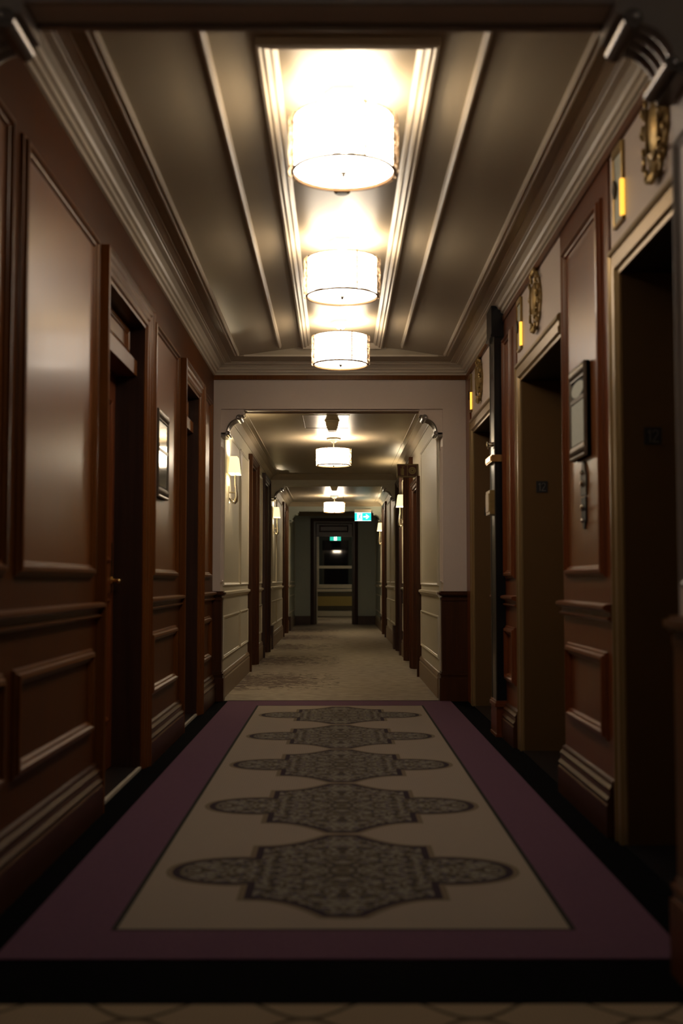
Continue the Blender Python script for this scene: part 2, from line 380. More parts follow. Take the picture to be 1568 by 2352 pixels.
# ------------------------------------------------------------------ left wall with doors
doors_L = [(5.28, 6.62), (8.02, 9.17)]      # outer edges of the casings
ZH = 2.61
wl = MB(); yprev = YN - 0.22
for a, b_ in doors_L:
    wl.box(XL, XL - 0.2, yprev, a + 0.12, 0, 2.98); wl.box(XL, XL - 0.2, a + 0.12, b_ - 0.12, ZH - 0.118, 2.98); yprev = b_ - 0.12
wl.box(XL, XL - 0.2, yprev, YF + 0.25, 0, 2.98)
wall_left = wl.build('wall_left', 'wood_flat', **S)
def wood_panel(F, y0, y1, parent, lo=True, hi=True, z1=2.60):
    if hi:
        MB().frame(F, y0, y1, 1.062, z1, PANEL).build('panel_moulding', 'wood', parent)
        g = MB(); g.strip([(0, 1.062 + .05), (0.004, 1.062 + .05), (0.004, z1 - .05), (0, z1 - .05)], F, y0 + .05, y1 - .05); g.build('panel_field', 'wood_panel', parent)
    if lo: MB().frame(F, y0, y1, 0.375, 0.748, PANEL).build('panel_moulding', 'wood', parent)
for a, b_ in ((YN + 0.03, 3.785), (3.915, 5.16), (6.76, 7.82), (9.29, 9.89)): wood_panel(FLw, a, b_, wall_left)
for a, b_ in ((YN, 5.28), (6.62, 8.02), (9.17, YF)):
    MB().strip(RAIL, FLw, a, b_).build('chair_rail', 'wood', wall_left)
    MB().strip(BASE, FLw, a, b_).build('baseboard_left', 'wood_deep', **S)

def left_door(idx, a, b_, label):
    d = empty('door_%d' % idx, (XL, (a + b_) / 2, 0), kind='structure', label=label)
    i0, i1, zt = a + 0.13, b_ - 0.13, ZH - 0.13
    MB().frame(FLw, a, b_, 0, ZH, CASING, closed=False).build('casing', 'wood', d)
    g = MB(); g.box(XL, XL - 0.2, i0 - 0.012, i0, 0, zt); g.box(XL, XL - 0.2, i1, i1 + 0.012, 0, zt); g.box(XL, XL - 0.2, i0, i1, zt, zt + 0.012); g.build('jamb', 'wood_dark', d)  # dark wood here paints in the shade of the unlit recess
    g = MB(); g.box(XL - 0.04, XL - 0.19, i0, i1, 2.205, 2.29); g.build('transom_bar', 'wood', d)
    Ft = lambda y, z, dd: (XL - 0.085 + dd, y, z)
    g = MB(); g.box(XL - 0.085, XL - 0.12, i0, i1, 2.29, zt); g.frame(Ft, i0 + 0.04, i1 - 0.05, 2.325, zt - 0.02, PANELS); g.build('transom_panel', 'wood', d)
    leaf = MB(); leaf.box(XL - 0.16, XL - 0.20, i0, i1, 0.02, 2.205)
    Fl = lambda y, z, dd: (XL - 0.16 + dd, y, z)
    leaf.frame(Fl, i0 + 0.13, i1 - 0.13, 1.15, 2.05, PANELS); leaf.frame(Fl, i0 + 0.13, i1 - 0.13, 0.28, 0.95, PANELS)
    lf = leaf.build('door_leaf', 'wood_red', d)
    yl = i1 - 0.075
    g = MB(); g.box(XL - 0.160, XL - 0.156, yl - 0.025, yl + 0.025, 0.98, 1.26); g.build('lock_plate', 'brass', lf)
    g = MB(); g.tube([(XL - 0.157, yl, 1.05), (XL - 0.11, yl, 1.05)], 0.010); g.lathe([(0.022, 0), (0.022, 0.008), (0.012, 0.014)], (XL - 0.156, yl, 1.05), 20, 'X')
    g.tube([(XL - 0.108, yl + 0.004, 1.05), (XL - 0.100, yl - 0.03, 1.052), (XL - 0.096, yl - 0.075, 1.050), (XL - 0.094, yl - 0.115, 1.046)], [0.010, 0.009, 0.008, 0.010]); g.ball((XL - 0.094, yl - 0.12, 1.046), 0.011)
    g.build('lever_handle', 'brass', lf, smooth=True)
    g = MB(); g.box(XL, XL - 0.19, i0, i1, 0.0005, 0.012); g.build('threshold', 'stone', d)
    g = MB(); g.box(XL - 0.012, XL + 0.006, i0, i1, 0.0, 0.016); g.build('threshold_strip', 'stripmetal', d)
    return d, i0, i1
d1, i0, i1 = left_door(1, *doors_L[0], label='nearest mahogany room door on the left wall, in a deep recess under a transom')
g = MB()      # small dark room-number pieces on the near leaf
for k, (yy, zz, ww, hh) in enumerate(((6.13, 2.065, .05, .012), (6.20, 2.05, .016, .05), (6.25, 2.045, .012, .055), (6.17, 1.975, .045, .03))): g.box(XL - 0.160, XL - 0.157, yy, yy + ww, zz, zz + hh)
g.build('room_number', 'blackmatte', d1)
left_door(2, *doors_L[1], label='second mahogany room door on the left wall, beyond the framed print')

# ------------------------------------------------------------------ right wall with three lift doorways
lifts = [(3.32, 4.62), (5.835, 7.15), (8.365, 9.68)]
wr = MB(); yprev = YN - 0.22
for a, b_ in lifts:
    wr.box(XR, XR + 0.3, yprev, a, 0, 2.98); wr.box(XR + 0.02, XR + 0.3, a, b_, 2.31, 2.98); yprev = b_
wr.box(XR, XR + 0.3, yprev, YF + 0.25, 0, 2.98)
wall_right = wr.build('wall_right', 'wood', **S)
ZL = 2.42
LC = [(0, 0), (0, 0.020), (0.012, 0.030), (0.030, 0.032), (0.040, 0.022), (0.065, 0.020), (0.075, 0.028), (0.10, 0.026), (0.11, 0.012), (0.125, 0.010), (0.125, 0)]
for k, (a, b_) in enumerate(lifts):
    o0, o1 = a, b_ + 0.14
    g = MB(); g.box(XR - 0.006, XR + 0.02, o0, o1, ZL - 0.05, 2.825); g.build('wall_right_header', 'white', **S)
    d = empty('door_%d' % (k + 3), (XR, (a + b_) / 2, 0), kind='structure', label=['nearest bronze lift doorway on the right wall', 'middle bronze lift doorway on the right wall', 'farthest bronze lift doorway, behind the black mail chute'][k])
    g = MB(); vs = []
    for t, dd in LC: vs += [FRw(a, ZL - t, dd), FRw(b_ + .125 - t, ZL - t, dd), FRw(b_ + .125 - t, 0, dd)]
    nL = len(LC); g.add(vs, [(j * 3 + k_, j * 3 + k_ + 1, j * 3 + k_ + 4, j * 3 + k_ + 3) for j in range(nL - 1) for k_ in range(2)] + [tuple(j * 3 for j in range(nL)), tuple(j * 3 + 2 for j in range(nL))[::-1]])
    g.build('casing', 'bronzecase', d)
    g = MB(); g.box(XR - 0.004, XR + 0.32, a + 0.002, a + 0.010, 0.005, 2.30); g.box(XR - 0.004, XR + 0.32, b_ - 0.010, b_ - 0.002, 0.005, 2.30); g.build('lift_jamb', 'bronze', d)
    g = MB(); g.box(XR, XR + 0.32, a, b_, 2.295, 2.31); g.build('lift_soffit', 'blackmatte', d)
    mid = (a + b_) / 2
    for s0, s1 in ((a, mid - 0.002), (mid + 0.002, b_)):
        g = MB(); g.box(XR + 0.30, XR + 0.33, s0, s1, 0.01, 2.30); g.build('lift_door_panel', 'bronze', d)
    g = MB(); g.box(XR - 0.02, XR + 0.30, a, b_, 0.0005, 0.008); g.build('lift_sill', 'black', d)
# wooden piers between the lifts
def pier(y0, y1, pa, pb, gap=None):
    g = MB(); g.box(XR - 0.012, XR + 0.01, y0, y1, 0, 2.83); o = g.build('wall_right_pier', 'wood_red', **S)
    F = lambda a, h, d: (XR - 0.012 - d, a, h)
    for p0, p1 in ([(pa, pb)] if not gap else [(pa, gap[0])]):
        MB().frame(F, p0, p1, 1.062, 2.70, PANEL).build('panel_moulding', 'wood_red', o)
        q = MB(); q.strip([(0, 1.11), (0.004, 1.11), (0.004, 2.65), (0, 2.65)], F, p0 + .05, p1 - .05); q.build('panel_field', 'wood_panel', o)
        MB().frame(F, p0, p1, 0.375, 0.748, PANEL).build('panel_moulding', 'wood_red', o)
    for a, b_ in ([(y0, y1)] if not gap else [(y0, gap[0]), (gap[1], y1)]):
        MB().strip(RAIL, F, a + .005, b_ - .005).build('chair_rail', 'wood_red', o)
        MB().strip(BASE, F, a, b_).build('baseboard_right', 'wood_deep', o)
    return o
pier(4.775, 5.825, 4.885, 5.715)
pier(7.30, 8.355, 7.41, 8.245, (7.806, 8.104))
g = MB(); g.box(XR - 0.02, XR + 0.01, 9.825, YF, 0, 2.83); g.build('trim_1', 'wood_red', **S)
g = MB(); g.box(XR - 0.012, XR + 0.01, YN, 3.32, 0, 2.83); g.build('trim_2', 'wood_red', **S)
# dark wood strip under the crown
g = MB(); g.box(XR - 0.022, XR + 0.01, YN, YF, 2.822, 2.862); g.box(XL, XR, YF - 0.022, YF, 2.822, 2.862); g.build('trim_3', 'wood', **S)

# ------------------------------------------------------------------ lobby ceiling
FC = lambda a, h, d: (a, h, ZC - d)
g = MB(); g.frame(FC, XL, XR, YN, YF, CROWN); g.build('trim_4', 'mould', **S)
ZV = 3.03
vx0, vx1, vy0, vy1 = -0.86, 0.915, 3.50, 9.72       # vault springing
cx0, cx1 = -0.34, 0.41                               # flat centre
g = MB()
g.box(XL, vx0, YN - .1, YF + .1, ZC, ZC + 0.15); g.box(vx1, XR, YN - .1, YF + .1, ZC, ZC + 0.15)
g.box(vx0, vx1, YN - .1, vy0, ZC, ZC + 0.15); g.box(vx0, vx1, vy1, YF + .1, ZC, ZC + 0.15)
for pts in ([(vx0, ZC), (cx0, ZV), (cx0, ZV + .05), (vx0, ZC + .05)], [(vx1, ZC), (cx1, ZV), (cx1, ZV + .05), (vx1, ZC + .05)], [(cx0, ZV), (cx1, ZV), (cx1, ZV + .05), (cx0, ZV + .05)]):
    g.poly([(x, vy0 - .02, z) for x, z in pts], (0, vy1 - vy0 + .04, 0))
ceil = g.build('ceiling', 'ceil', **S)
g = MB()                                              # double bead at the springing, and the single mouldings up the slopes
def bead(mb, x, y0, y1, zf, w_, h_):
    P_ = [(x - w_ / 2, zf(x - w_ / 2) + .003), (x - w_ / 2, zf(x) - h_ * .6), (x - w_ * .25, zf(x) - h_), (x, zf(x) - h_ * .55), (x + w_ * .25, zf(x) - h_), (x + w_ / 2, zf(x) - h_ * .6), (x + w_ / 2, zf(x + w_ / 2) + .003)]
    mb.poly([(a, y0, z) for a, z in P_], (0, y1 - y0, 0))
sl = lambda x: ZC + (ZV - ZC) * ((x - vx0) / (cx0 - vx0) if x < 0 else (vx1 - x) / (vx1 - cx1))
bead(g, -0.855, 3.48, 9.63, lambda x: ZC, 0.045, 0.020); bead(g, 0.912, 3.48, 9.63, lambda x: ZC, 0.045, 0.020)
g.build('trim_5', 'mould', **S)
g = MB()
for x in (-0.487, 0.538):
    P_ = [(x - .016, sl(x - .016) + .003), (x - .012, sl(x) - .022), (x, sl(x) - .030), (x + .012, sl(x) - .022), (x + .016, sl(x + .016) + .003)]
    g.poly([(a, 3.6, z) for a, z in P_], (0, 5.93, 0))
g.build('trim_6', 'mould', **S)
FV = lambda a, h, d: (a, h, ZV - d)
COF = [(0, 0), (0.002, 0.030), (0.014, 0.036), (0.022, 0.026), (0.034, 0.030), (0.044, 0.020), (0.052, 0.016), (0.060, 0.020), (0.070, 0.010), (0.080, 0.004), (0.080, 0)]
g = MB(); g.frame(FV, -0.305, 0.375, 4.10, 9.62, COF); g.build('trim_7', 'mould', **S)
g = MB(); g.box(cx0, cx1, vy1 - 0.02, vy1, ZV - .014, ZV); g.box(XL + .3, XR - .3, vy1 - 0.006, vy1 + .01, ZC - .004, ZC + .01); g.build('trim_8', 'mould', **S)

# ------------------------------------------------------------------ arches
def corbel_mesh(side, xj, y0, y1, zs, ws=1.0):
    # scrolled bracket in the corner between jamb and soffit; u grows into the opening, w downwards
    sx_ = 1 if side == 'L' else -1
    P_ = lambda u, w_, y: (xj + sx_ * u, y, zs - w_ * ws)
    curve = []
    for i in range(13):
        t = i / 12; a = t * PI / 2
        curve.append((0.045 + 0.105 * (1 - math.cos(a)), 0.225 - 0.135 * math.sin(a)))
    body = MB(); scroll = MB()
    out = [(0, 0), (0, 0.225)] + curve + [(0.155, 0.0)]
    body.poly([P_(u, w_, y0 + .012) for u, w_ in out], (0, y1 - y0 - .024, 0))
    body.box(*(sorted((xj + sx_ * 0.150, xj + sx_ * 0.200))), y0 + 0.004, y1 - .004, zs - 0.050, zs)
    # fluted band following the curve
    nf = 4; ny = nf * 6 + 1; vs = []; wd = y1 - y0
    for (u, w_) in curve:
        for j in range(ny):
            t = j / (ny - 1); fl = 0.010 * abs(math.sin(PI * nf * t))
            vs.append(P_(u + (0.006 + fl) * 0.7, w_ + (0.006 + fl) * 0.7, y0 + wd * t))
    fs = [(i * ny + j, i * ny + j + 1, (i + 1) * ny + j + 1, (i + 1) * ny + j) for i in range(len(curve) - 1) for j in range(ny - 1)]
    scroll.add(vs, fs)
    for (u, w_, r) in ((0.158, 0.080, 0.026), (0.058, 0.232, 0.020)):
        c0 = P_(u, w_, y0 - .006)
        scroll.lathe([(0.001, 0), (r * .5, -.004), (r * .55, 0.002), (r, 0.002), (r, y1 - y0 + 0.010), (r * .55, y1 - y0 + 0.010), (r * .5, y1 - y0 + 0.016), (0.001, y1 - y0 + 0.012)], c0, 24, 'Y')
    scroll.box(*(sorted((xj + sx_ * 0.0, xj + sx_ * 0.045))), y0 - .004, y1 + .004, zs - 0.268 * ws, zs - 0.245 * ws)
    return body, scroll
def arch(idx, y0, y1, jl, jr, xl, xr, ztop, zs, mface, mbr, mscroll, wains='wood', base_h=0.26, side=1, rails=True):
    g = MB(); g.box(xl - .2, jl, y0, y1, 0, ztop); g.box(jr, xr + .2, y0, y1, 0, ztop); g.box(jl, jr, y0, y1, zs, ztop)
    o = g.build('wall_arch_%d' % idx, mface, **S)
    g = MB(); g.box(jl, jr, y0 + .03, y0 + .05, zs - .012, zs); g.box(jl, jr, y1 - .05, y1 - .03, zs - .012, zs); g.build('soffit_moulding', mbr, o)
    for sd, xj, nm in (('L', jl, 'left'), ('R', jr, 'right')):
        b_, s_ = corbel_mesh(sd, xj, y0 + .01, y1 - .01, zs, .80 if idx == 1 else .92)
        bo = b_.build('scrolled_bracket', mbr, o); s_.build('scroll', mscroll, bo, smooth=True)
        F = (lambda a, h, d: (jl + d, a, h)) if sd == 'L' else (lambda a, h, d: (jr - d, a, h))
        MB().frame(F, y0 + .04, y1 - .04, 1.03, zs - .33, PANELS).build('reveal_moulding', mbr, o)
    return o
def wainscot(o, jl, jr, xl, xr, y0, y1, m_, front=True, wrap=True, back=False):
    for sd, a, b_ in (('L', xl, jl), ('R', jr, xr)):
        sgn = 1 if sd == 'L' else -1
        xj = jl if sd == 'L' else jr
        x0_, x1_ = sorted((a if sd == 'L' else b_, xj + sgn * 0.018))
        g = MB()
        g.box(x0_, x1_, y0 - (0.014 if front else 0), y1 + (0.0), 0, 0.90)
        # stepped base and cap going round the pier
        for e_, z0_, z1_ in ((0.040, 0, 0.20), (0.030, 0.20, 0.225), (0.036, 0.225, 0.24), (0.024, 0.24, 0.255), (0.022, 0.875, 0.90), (0.034, 0.915, 0.925), (0.046, 0.925, 0.945), (0.030, 0.945, 0.955), (0.012, 0.90, 0.915)):
            xx0, xx1 = sorted((a if sd == 'L' else b_, xj + sgn * e_))
            g.box(xx0, xx1, y0 - e_, y1 + (e_ if back else 0), z0_, z1_)
        g.build('wainscot', m_, o)
a_near = arch(1, YN - 0.22, YN, -1.03, 0.93, XL - 0.9, XR + 0.9, 2.955, 2.585, 'white', 'bracket', 'bracketscroll')
wainscot(a_near, -1.03, 0.93, XL, XR, YN - 0.22, YN, 'wood')
a_far = arch(2, YF, YF + 0.25, -1.035, 0.925, XL, XR, 2.955, 2.565, 'white', 'white', 'bracketscroll')
wainscot(a_far, -1.035, 0.925, XL, XR, YF, YF + 0.10, 'wood_deep')
a3 = arch(3, 17.74, 17.99, -1.03, 0.88, -1.1, 1.0, 2.75, 2.525, 'cream', 'cream', 'bracketscroll')
a4 = arch(4, 24.14, 24.39, -1.02, 0.92, -1.1, 1.0, 2.75, 2.51, 'grey', 'grey', 'grey')  # grey paint carries the unlit look of this arch
for o, y0_, y1_, jl, jr in ((a3, 17.74, 17.99, -1.03, .88), (a4, 24.14, 24.39, -1.02, .92)):
    g = MB()
    for xj, sg in ((jl, 1), (jr, -1)): g.box(xj - .05 * sg, xj + .035 * sg, y0_ - .035, y1_ + .035, 0, 0.36 if o == a3 else .30)
    g.build('plinth', 'wood_dark', o)
    g = MB()
    for xj, sg in ((jl, 1), (jr, -1)): g.box(xj - .05 * sg, xj + .02 * sg, y0_ - .02, y1_ + .02, .90, .95)
    g.build('chair_rail', 'cream', o)

# ------------------------------------------------------------------ corridor beyond
CL, CR = -1.04, 0.91
def corr_wall(sd, y0, y1, doors, splits, panels=True, m_='cream', name=None):
    X_ = CL if sd == 'L' else CR; sg = 1 if sd == 'L' else -1
    F = lambda a, h, d: (X_ + sg * d, a, h)
    g = MB(); p = y0
    for a, b_, zt in doors:
        g.box(X_, X_ - sg * .2, p, a + .05, 0, 2.75); g.box(X_, X_ - sg * .2, a + .05, b_ - .05, zt - .06, 2.75); p = b_ - .05
    g.box(X_, X_ - sg * .2, p, y1, 0, 2.75)
    o = g.build('wall_corridor_' + ('left' if sd == 'L' else 'right'), m_, **S)
    edges = [y0] + [e for d in doors for e in d[:2]] + [y1]
    for i in range(0, len(edges), 2):
        a, b_ = edges[i], edges[i + 1]
        if b_ - a < .12: continue
        MB().strip([(0, .895), (.010, .90), (.014, .915), (.030, .925), (.030, .945), (0, .955)], F, a, b_).build('chair_rail', 'creamtrim', o)
        MB().strip([(0, 0), (.025, 0), (.025, .17), (.018, .18), (.022, .20), (.010, .225), (0, .23)], F, a, b_).build('baseboard', 'skirt', o)
        cuts = [a] + [s_ for s_ in splits if a < s_ < b_] + [b_]
        for c0, c1 in zip(cuts[:-1], cuts[1:]):
            if c1 - c0 < .35: continue
            MB().frame(F, c0 + .05, c1 - .05, 1.0, 2.45, PANELS).build('panel_moulding', 'creamtrim', o)
            MB().frame(F, c0 + .05, c1 - .05, .34, .73, PANELS).build('panel_moulding', 'creamtrim', o)
    return F
dn = [6]
def corr_door(sd, a, b_, zt, label, mleaf='wood_deep', knob=False, transom=True):
    X_ = CL if sd == 'L' else CR; sg = 1 if sd == 'L' else -1
    F = lambda y, h, d: (X_ + sg * d, y, h)
    d = empty('door_%d' % dn[0], (X_, (a + b_) / 2, 0), kind='structure', label=label); dn[0] += 1
    cs = [(0, 0), (0, .045), (.014, .050), (.024, .040), (.040, .040), (.050, .030), (.075, .028), (.085, .012), (.10, .010), (.10, 0)]
    MB().frame(F, a, b_, 0, zt, cs, closed=False).build('casing', 'wood_deep' if mleaf != 'wood_dark' else 'wood_dark', d)
    g = MB(); g.box(X_, X_ - sg * .12, a + .09, a + .10, 0, zt - .10); g.box(X_, X_ - sg * .12, b_ - .10, b_ - .09, 0, zt - .10); g.box(X_, X_ - sg * .12, a + .1, b_ - .1, zt - .10, zt - .09); g.build('jamb', 'wood_deep', d)
    Fl = lambda y, h, dd: (X_ - sg * (.10 - dd), y, h)
    g = MB(); g.box(X_ - sg * .10, X_ - sg * .14, a + .1, b_ - .1, 0.01, zt - .1)
    if transom and zt > 2.4: g.box(X_ - sg * .04, X_ - sg * .10, a + .1, b_ - .1, 2.08, 2.16)
    zz = 2.0 if zt > 2.4 else zt - .2
    g.frame(Fl, a + .22, b_ - .22, 1.1, zz, PANELS); g.frame(Fl, a + .22, b_ - .22, .25, .9, PANELS)
    lf = g.build('door_leaf', mleaf, d)
    if knob:
        yk = b_ - .2 if knob == 'far' else a + .2
        g = MB(); g.lathe([(0.022, 0), (0.022, 0.006), (0.009, 0.012), (0.009, 0.035), (0.024, 0.045), (0.026, 0.058), (0.016, 0.070), (0.001, 0.072)], (0, 0, 0), 18, 'X')
        g.v = [(X_ - sg * .10 + sg * x, yk + y, 1.04 + z) for x, y, z in g.v]; g.build('knob', 'brass', lf, smooth=True)
    return d
corr_wall('L', YF + .25, 17.74, [(13.35, 14.55, 2.52), (15.75, 17.05, 2.52)], [12.2])
corr_wall('R', YF + .25, 17.74, [(12.65, 13.86, 2.20), (13.98, 15.25, 2.55), (16.25, 17.35, 2.52)], [])
corr_wall('L', 17.99, 24.14, [(21.5, 23.1, 2.52)], [19.4])
corr_wall('R', 17.99, 24.14, [(21.4, 22.7, 2.52)], [19.9])
corr_wall('L', 24.39, 27.71, [], [], m_='grey'); corr_wall('R', 24.39, 27.71, [], [], m_='grey')
corr_door('L', 13.35, 14.55, 2.52, 'first wood-cased door on the left of the cream corridor')
corr_door('L', 15.75, 17.05, 2.52, 'second door on the left of the cream corridor, almost black', 'wood_dark')
corr_door('R', 12.65, 13.86, 2.20, 'low cupboard door on the right of the corridor, under the fire equipment sign', 'wood_deep', 'far')
corr_door('R', 13.98, 15.25, 2.55, 'tall door on the right of the corridor, just past the low cupboard')
corr_door('R', 16.25, 17.35, 2.52, 'dark door on the right, just before the second archway', 'wood_dark')
corr_door('L', 21.5, 23.1, 2.52, 'left-hand door beyond the second archway')
corr_door('R', 21.4, 22.7, 2.52, 'right-hand door beyond the second archway, beside the last wall lamp')
for k, (y0_, y1_) in enumerate(((YF + .25, 17.74), (17.99, 24.14), (24.39, 27.71))):
    g = MB(); g.box(CL - .1, CR + .1, y0_ - .12, y1_ + .12, 2.68, 2.78); g.build('ceiling_corridor', 'ceil', **S)
    Fk = lambda a, h, d: (a, h, 2.68 - d)
    g = MB(); g.frame(Fk, CL, CR, y0_, y1_, [(0, .085), (.008, .085), (.012, .075), (.045, .03), (.085, .004), (.090, .006), (.096, .0005), (.140, .0005), (.142, .006), (.148, .006), (.150, 0)]); g.build('trim_%d' % (9 + k), 'ceil', **S)

# end wall with the dark portal
YE = 27.71
g = MB(); g.box(-1.4, -.55, YE, YE + .15, 0, 2.75); g.box(.36, 1.3, YE, YE + .15, 0, 2.75); g.box(-.55, .36, YE, YE + .15, 2.45, 2.75)
g.build('wall_end', 'grey', **S)
g = MB(); g.box(-1.1, -.65, YE - .03, YE, 0, .2); g.box(.46, 1.0, YE - .03, YE, 0, .2); g.build('baseboard_end', 'wood_dark', **S)
FE = lambda a, h, d: (a, YE - d, h)
dE = empty('door_%d' % dn[0], (-.1, YE, 0), kind='structure', label='dark wooden portal at the far end of the corridor, standing open'); dn[0] += 1
MB().frame(FE, -.655, .474, 0, 2.54, [(0, 0), (0, .05), (.02, .06), (.05, .05), (.07, .035), (.12, .03), (.135, .0), (.135, -.15), (.14, -.15)], closed=False).build('casing', 'wood_dark', dE)
g = MB(); g.box(-.53, .35, YE + .02, YE + .09, 2.10, 2.45); g.box(-.53, .35, YE - .01, YE + .1, 2.10, 2.17); g.frame(lambda a, h, d: (a, YE + .02 - d, h), -.45, .25, 2.21, 2.37, PANELS); g.build('transom_panel', 'wood_dark', dE)
# room beyond with the night window
g = MB(); g.box(-1.5, -1.4, YE + .15, 34.3, 0, 2.9); g.box(1.3, 1.4, YE + .15, 34.3, 0, 2.9); g.build('wall_lounge', 'grey', **S)
g = MB(); g.box(-1.5, 1.4, YE + .1, 34.4, 2.85, 2.95); g.build('ceiling_lounge', 'ceil', **S)
YW = 34.1
g = MB(); g.box(-1.5, 1.4, YW, YW + .1, 0, .88); g.box(-1.5, -.62, YW, YW + .1, .88, 2.9); g.box(.95, 1.4, YW, YW + .1, .88, 2.9); g.box(-.62, .95, YW, YW + .1, 2.75, 2.9); g.build('wall_lounge_back', 'grey', **S)
wn = empty('window_1', (.16, YW, .88), kind='structure', label='tall sash window black with night at the end of the corridor')
g = MB(); g.box(-.62, .95, YW + .03, YW + .04, .88, 2.75); g.build('window_glass', 'glass', wn)
g = MB(); g.box(-.62, -.56, YW - .02, YW + .03, .88, 2.75); g.box(.89, .95, YW - .02, YW + .03, .88, 2.75); g.box(-.62, .95, YW - .01, YW + .03, 1.40, 1.48); g.box(-.62, .95, YW - .015, YW + .03, .86, .93); g.build('sash_frame', 'creamtrim', wn)
g = MB(); g.box(-.75, 1.05, YW - .10, YW, .82, .87); g.box(-.70, 1.02, YW - .06, YW, .72, .80); g.build('window_sill', 'creamtrim', wn)
g = MB(); g.box(-.65, 1.0, YW - .035, YW, .16, .70); g.cur = 1; g.box(-.65, 1.0, YW - .045, YW - .034, .30, .58); g.build('window_apron', ['olive', 'yellow'], wn)
g = MB(); g.box(-1.4, 1.3, YW - .05, YW, 0, .10); g.box(-1.4, 1.3, YW - .03, YW, .10, .15); g.build('baseboard_lounge', 'creamtrim', **S)
g = MB(); g.box(-.545, -.49, YE + .16, YE + .21, 0, 2.10); g.build('trim_12', 'creamtrim', **S)

# vestibule behind the camera (encloses the place)
g = MB(); g.box(-2.2, -2.0, -4.5, YN - .22, 0, 2.95); g.build('wall_vestibule_left', 'white', **S)
g = MB(); g.box(2.0, 2.2, -4.5, YN - .22, 0, 2.95); g.build('wall_vestibule_right', 'white', **S)
g = MB(); g.box(-2.2, 2.2, -4.7, -4.5, 0, 2.95); g.build('wall_vestibule_back', 'wood', **S)
g = MB(); g.box(-2.2, 2.2, -4.7, YN - .2, 2.95, 3.05); g.build('ceiling_vestibule', 'ceil', **S)

# ------------------------------------------------------------------ pendants
def filigree(mb, R, z0, z1, seed, nu=46, nv=7, r=0.0016):
    rnd = random.Random(seed); pt = {}
    for i in range(nu):
        for j in range(nv + 1):
            du = rnd.uniform(-.36, .36); dv = rnd.uniform(-.36, .36) if 0 < j < nv else 0
            a = 2 * PI * (i + du + (0.5 if j % 2 else 0)) / nu; z = z0 + (z1 - z0) * (j + dv) / nv
            pt[i, j] = Vector((R * math.cos(a), R * math.sin(a), z))
    for i in range(nu):
        for j in range(nv):
            p = pt[i, j]
            for q in (((i + (1 if j % 2 else 0)) % nu, j + 1), ((i - (0 if j % 2 else 1)) % nu, j + 1)):
                if rnd.random() < .9: mb.tube([p, pt[q]], r, 3)
            if rnd.random() < .5: mb.tube([p, pt[(i + 1) % nu, j]], r, 3)
def pendant(loc, R, RL, hs, drop, label, ms, md, bulb, group, lens_w=None):
    # loc = centre of the ceiling canopy; shade bottom lies drop below it
    t = empty('ceiling_lamp', loc, label=label, category='ceiling lamp', group=group)
    L = Vector(loc); o = lambda g, n, m_, p=t, **k: g.build(n, m_, p, org=tuple(L), **k)
    def mk(): return MB()
    sh = lambda g: [setattr(g, 'v', [(x + L.x, y + L.y, z + L.z) for x, y, z in g.v])]
    zb = -drop; zt = -drop + hs
    g = mk(); g.lathe([(.082, 0), (.082, -.018), (.058, -.026), (.050, -.034), (.030, -.050), (.028, -.056)], seg=6); sh(g); o(g, 'canopy', 'mould' if ms == 'shade' else 'canopydark')  # lobby canopies painted cream so they melt into the lamp glare
    g = mk(); g.tube([(0, 0, -.05), (0, 0, zb + .01)], .006, 8)
    for k in range(3):
        a = 2 * PI * k / 3 + .4; g.tube([(0, 0, zt - .03), (R * .98 * math.cos(a), R * .98 * math.sin(a), zt - .012)], .003, 6)
    sh(g); o(g, 'stem', 'darkbrass')
    g = mk(); g.lathe([(R, zb + .012), (R, zt)], seg=64, caps=False); g.lathe([(R - .003, zb + .012), (R - .003, zt)], seg=64, caps=False); sh(g); s_ = o(g, 'shade', ms, smooth=True)
    g = mk(); g.lathe([(R * .985, zb + .010), (R * .985, zb + .014)], seg=64); sh(g); o(g, 'diffuser', md)
    g = mk(); g.lathe([(.001, zb - .016), (.008, zb - .014), (.010, zb - .004), (.018, zb + .002), (.018, zb + .012)], seg=20); sh(g); o(g, 'finial', 'chrome', smooth=True)
    g = mk(); filigree(g, RL, zb + .004, zt - .004, 3)
    for a in (0.9, 3.0, 5.1, 1.95 + PI):
        g.tube([(RL * math.cos(a), RL * math.sin(a), zb), (RL * math.cos(a), RL * math.sin(a), zt)], .0035, 4)
    sh(g); o(g, 'filigree_sleeve', 'lace')
    g = mk()
    for zz, rr, tr in ((zb + .002, R + .006, .0065), (zt - .002, R + .006, .003)):
        g.tube([(rr * math.cos(2 * PI * k / 64), rr * math.sin(2 * PI * k / 64), zz) for k in range(64)], tr, 6, closed=True)
    sh(g); o(g, 'rim', 'rim', smooth=True)
    if bulb:
        li = bpy.data.lights.new('bulb', 'POINT'); li.energy = bulb; li.color = WARM if bulb != FILL_W else (1.0, 0.93, 0.84); li.shadow_soft_size = .045
        lo = bpy.data.objects.new('bulb', li); COL.objects.link(lo); lo.parent = t; lo.location = (0.05, 0, zt - .03)
    return t
GL = 'drum pendants in the lift lobby'; GC = 'drum pendants along the cream corridor'
L1 = pendant((0.022, 4.58, ZV), .200, .222, .222, ZV - 2.693, 'large lit drum ceiling lamp nearest the camera', 'shade', 'disc', BULB_W, GL)
copy_tree(L1, (0.024, 6.62, ZV), label='middle lit drum ceiling lamp of the three over the rug')
copy_tree(L1, (0.020, 8.74, ZV), label='third lit drum ceiling lamp, just before the wide archway')
C1 = pendant((-0.050, 13.15, 2.68), .180, .202, .192, 2.68 - 2.36, 'lit drum ceiling lamp just inside the cream corridor', 'cshade', 'cdisc', CBULB_W, GC)
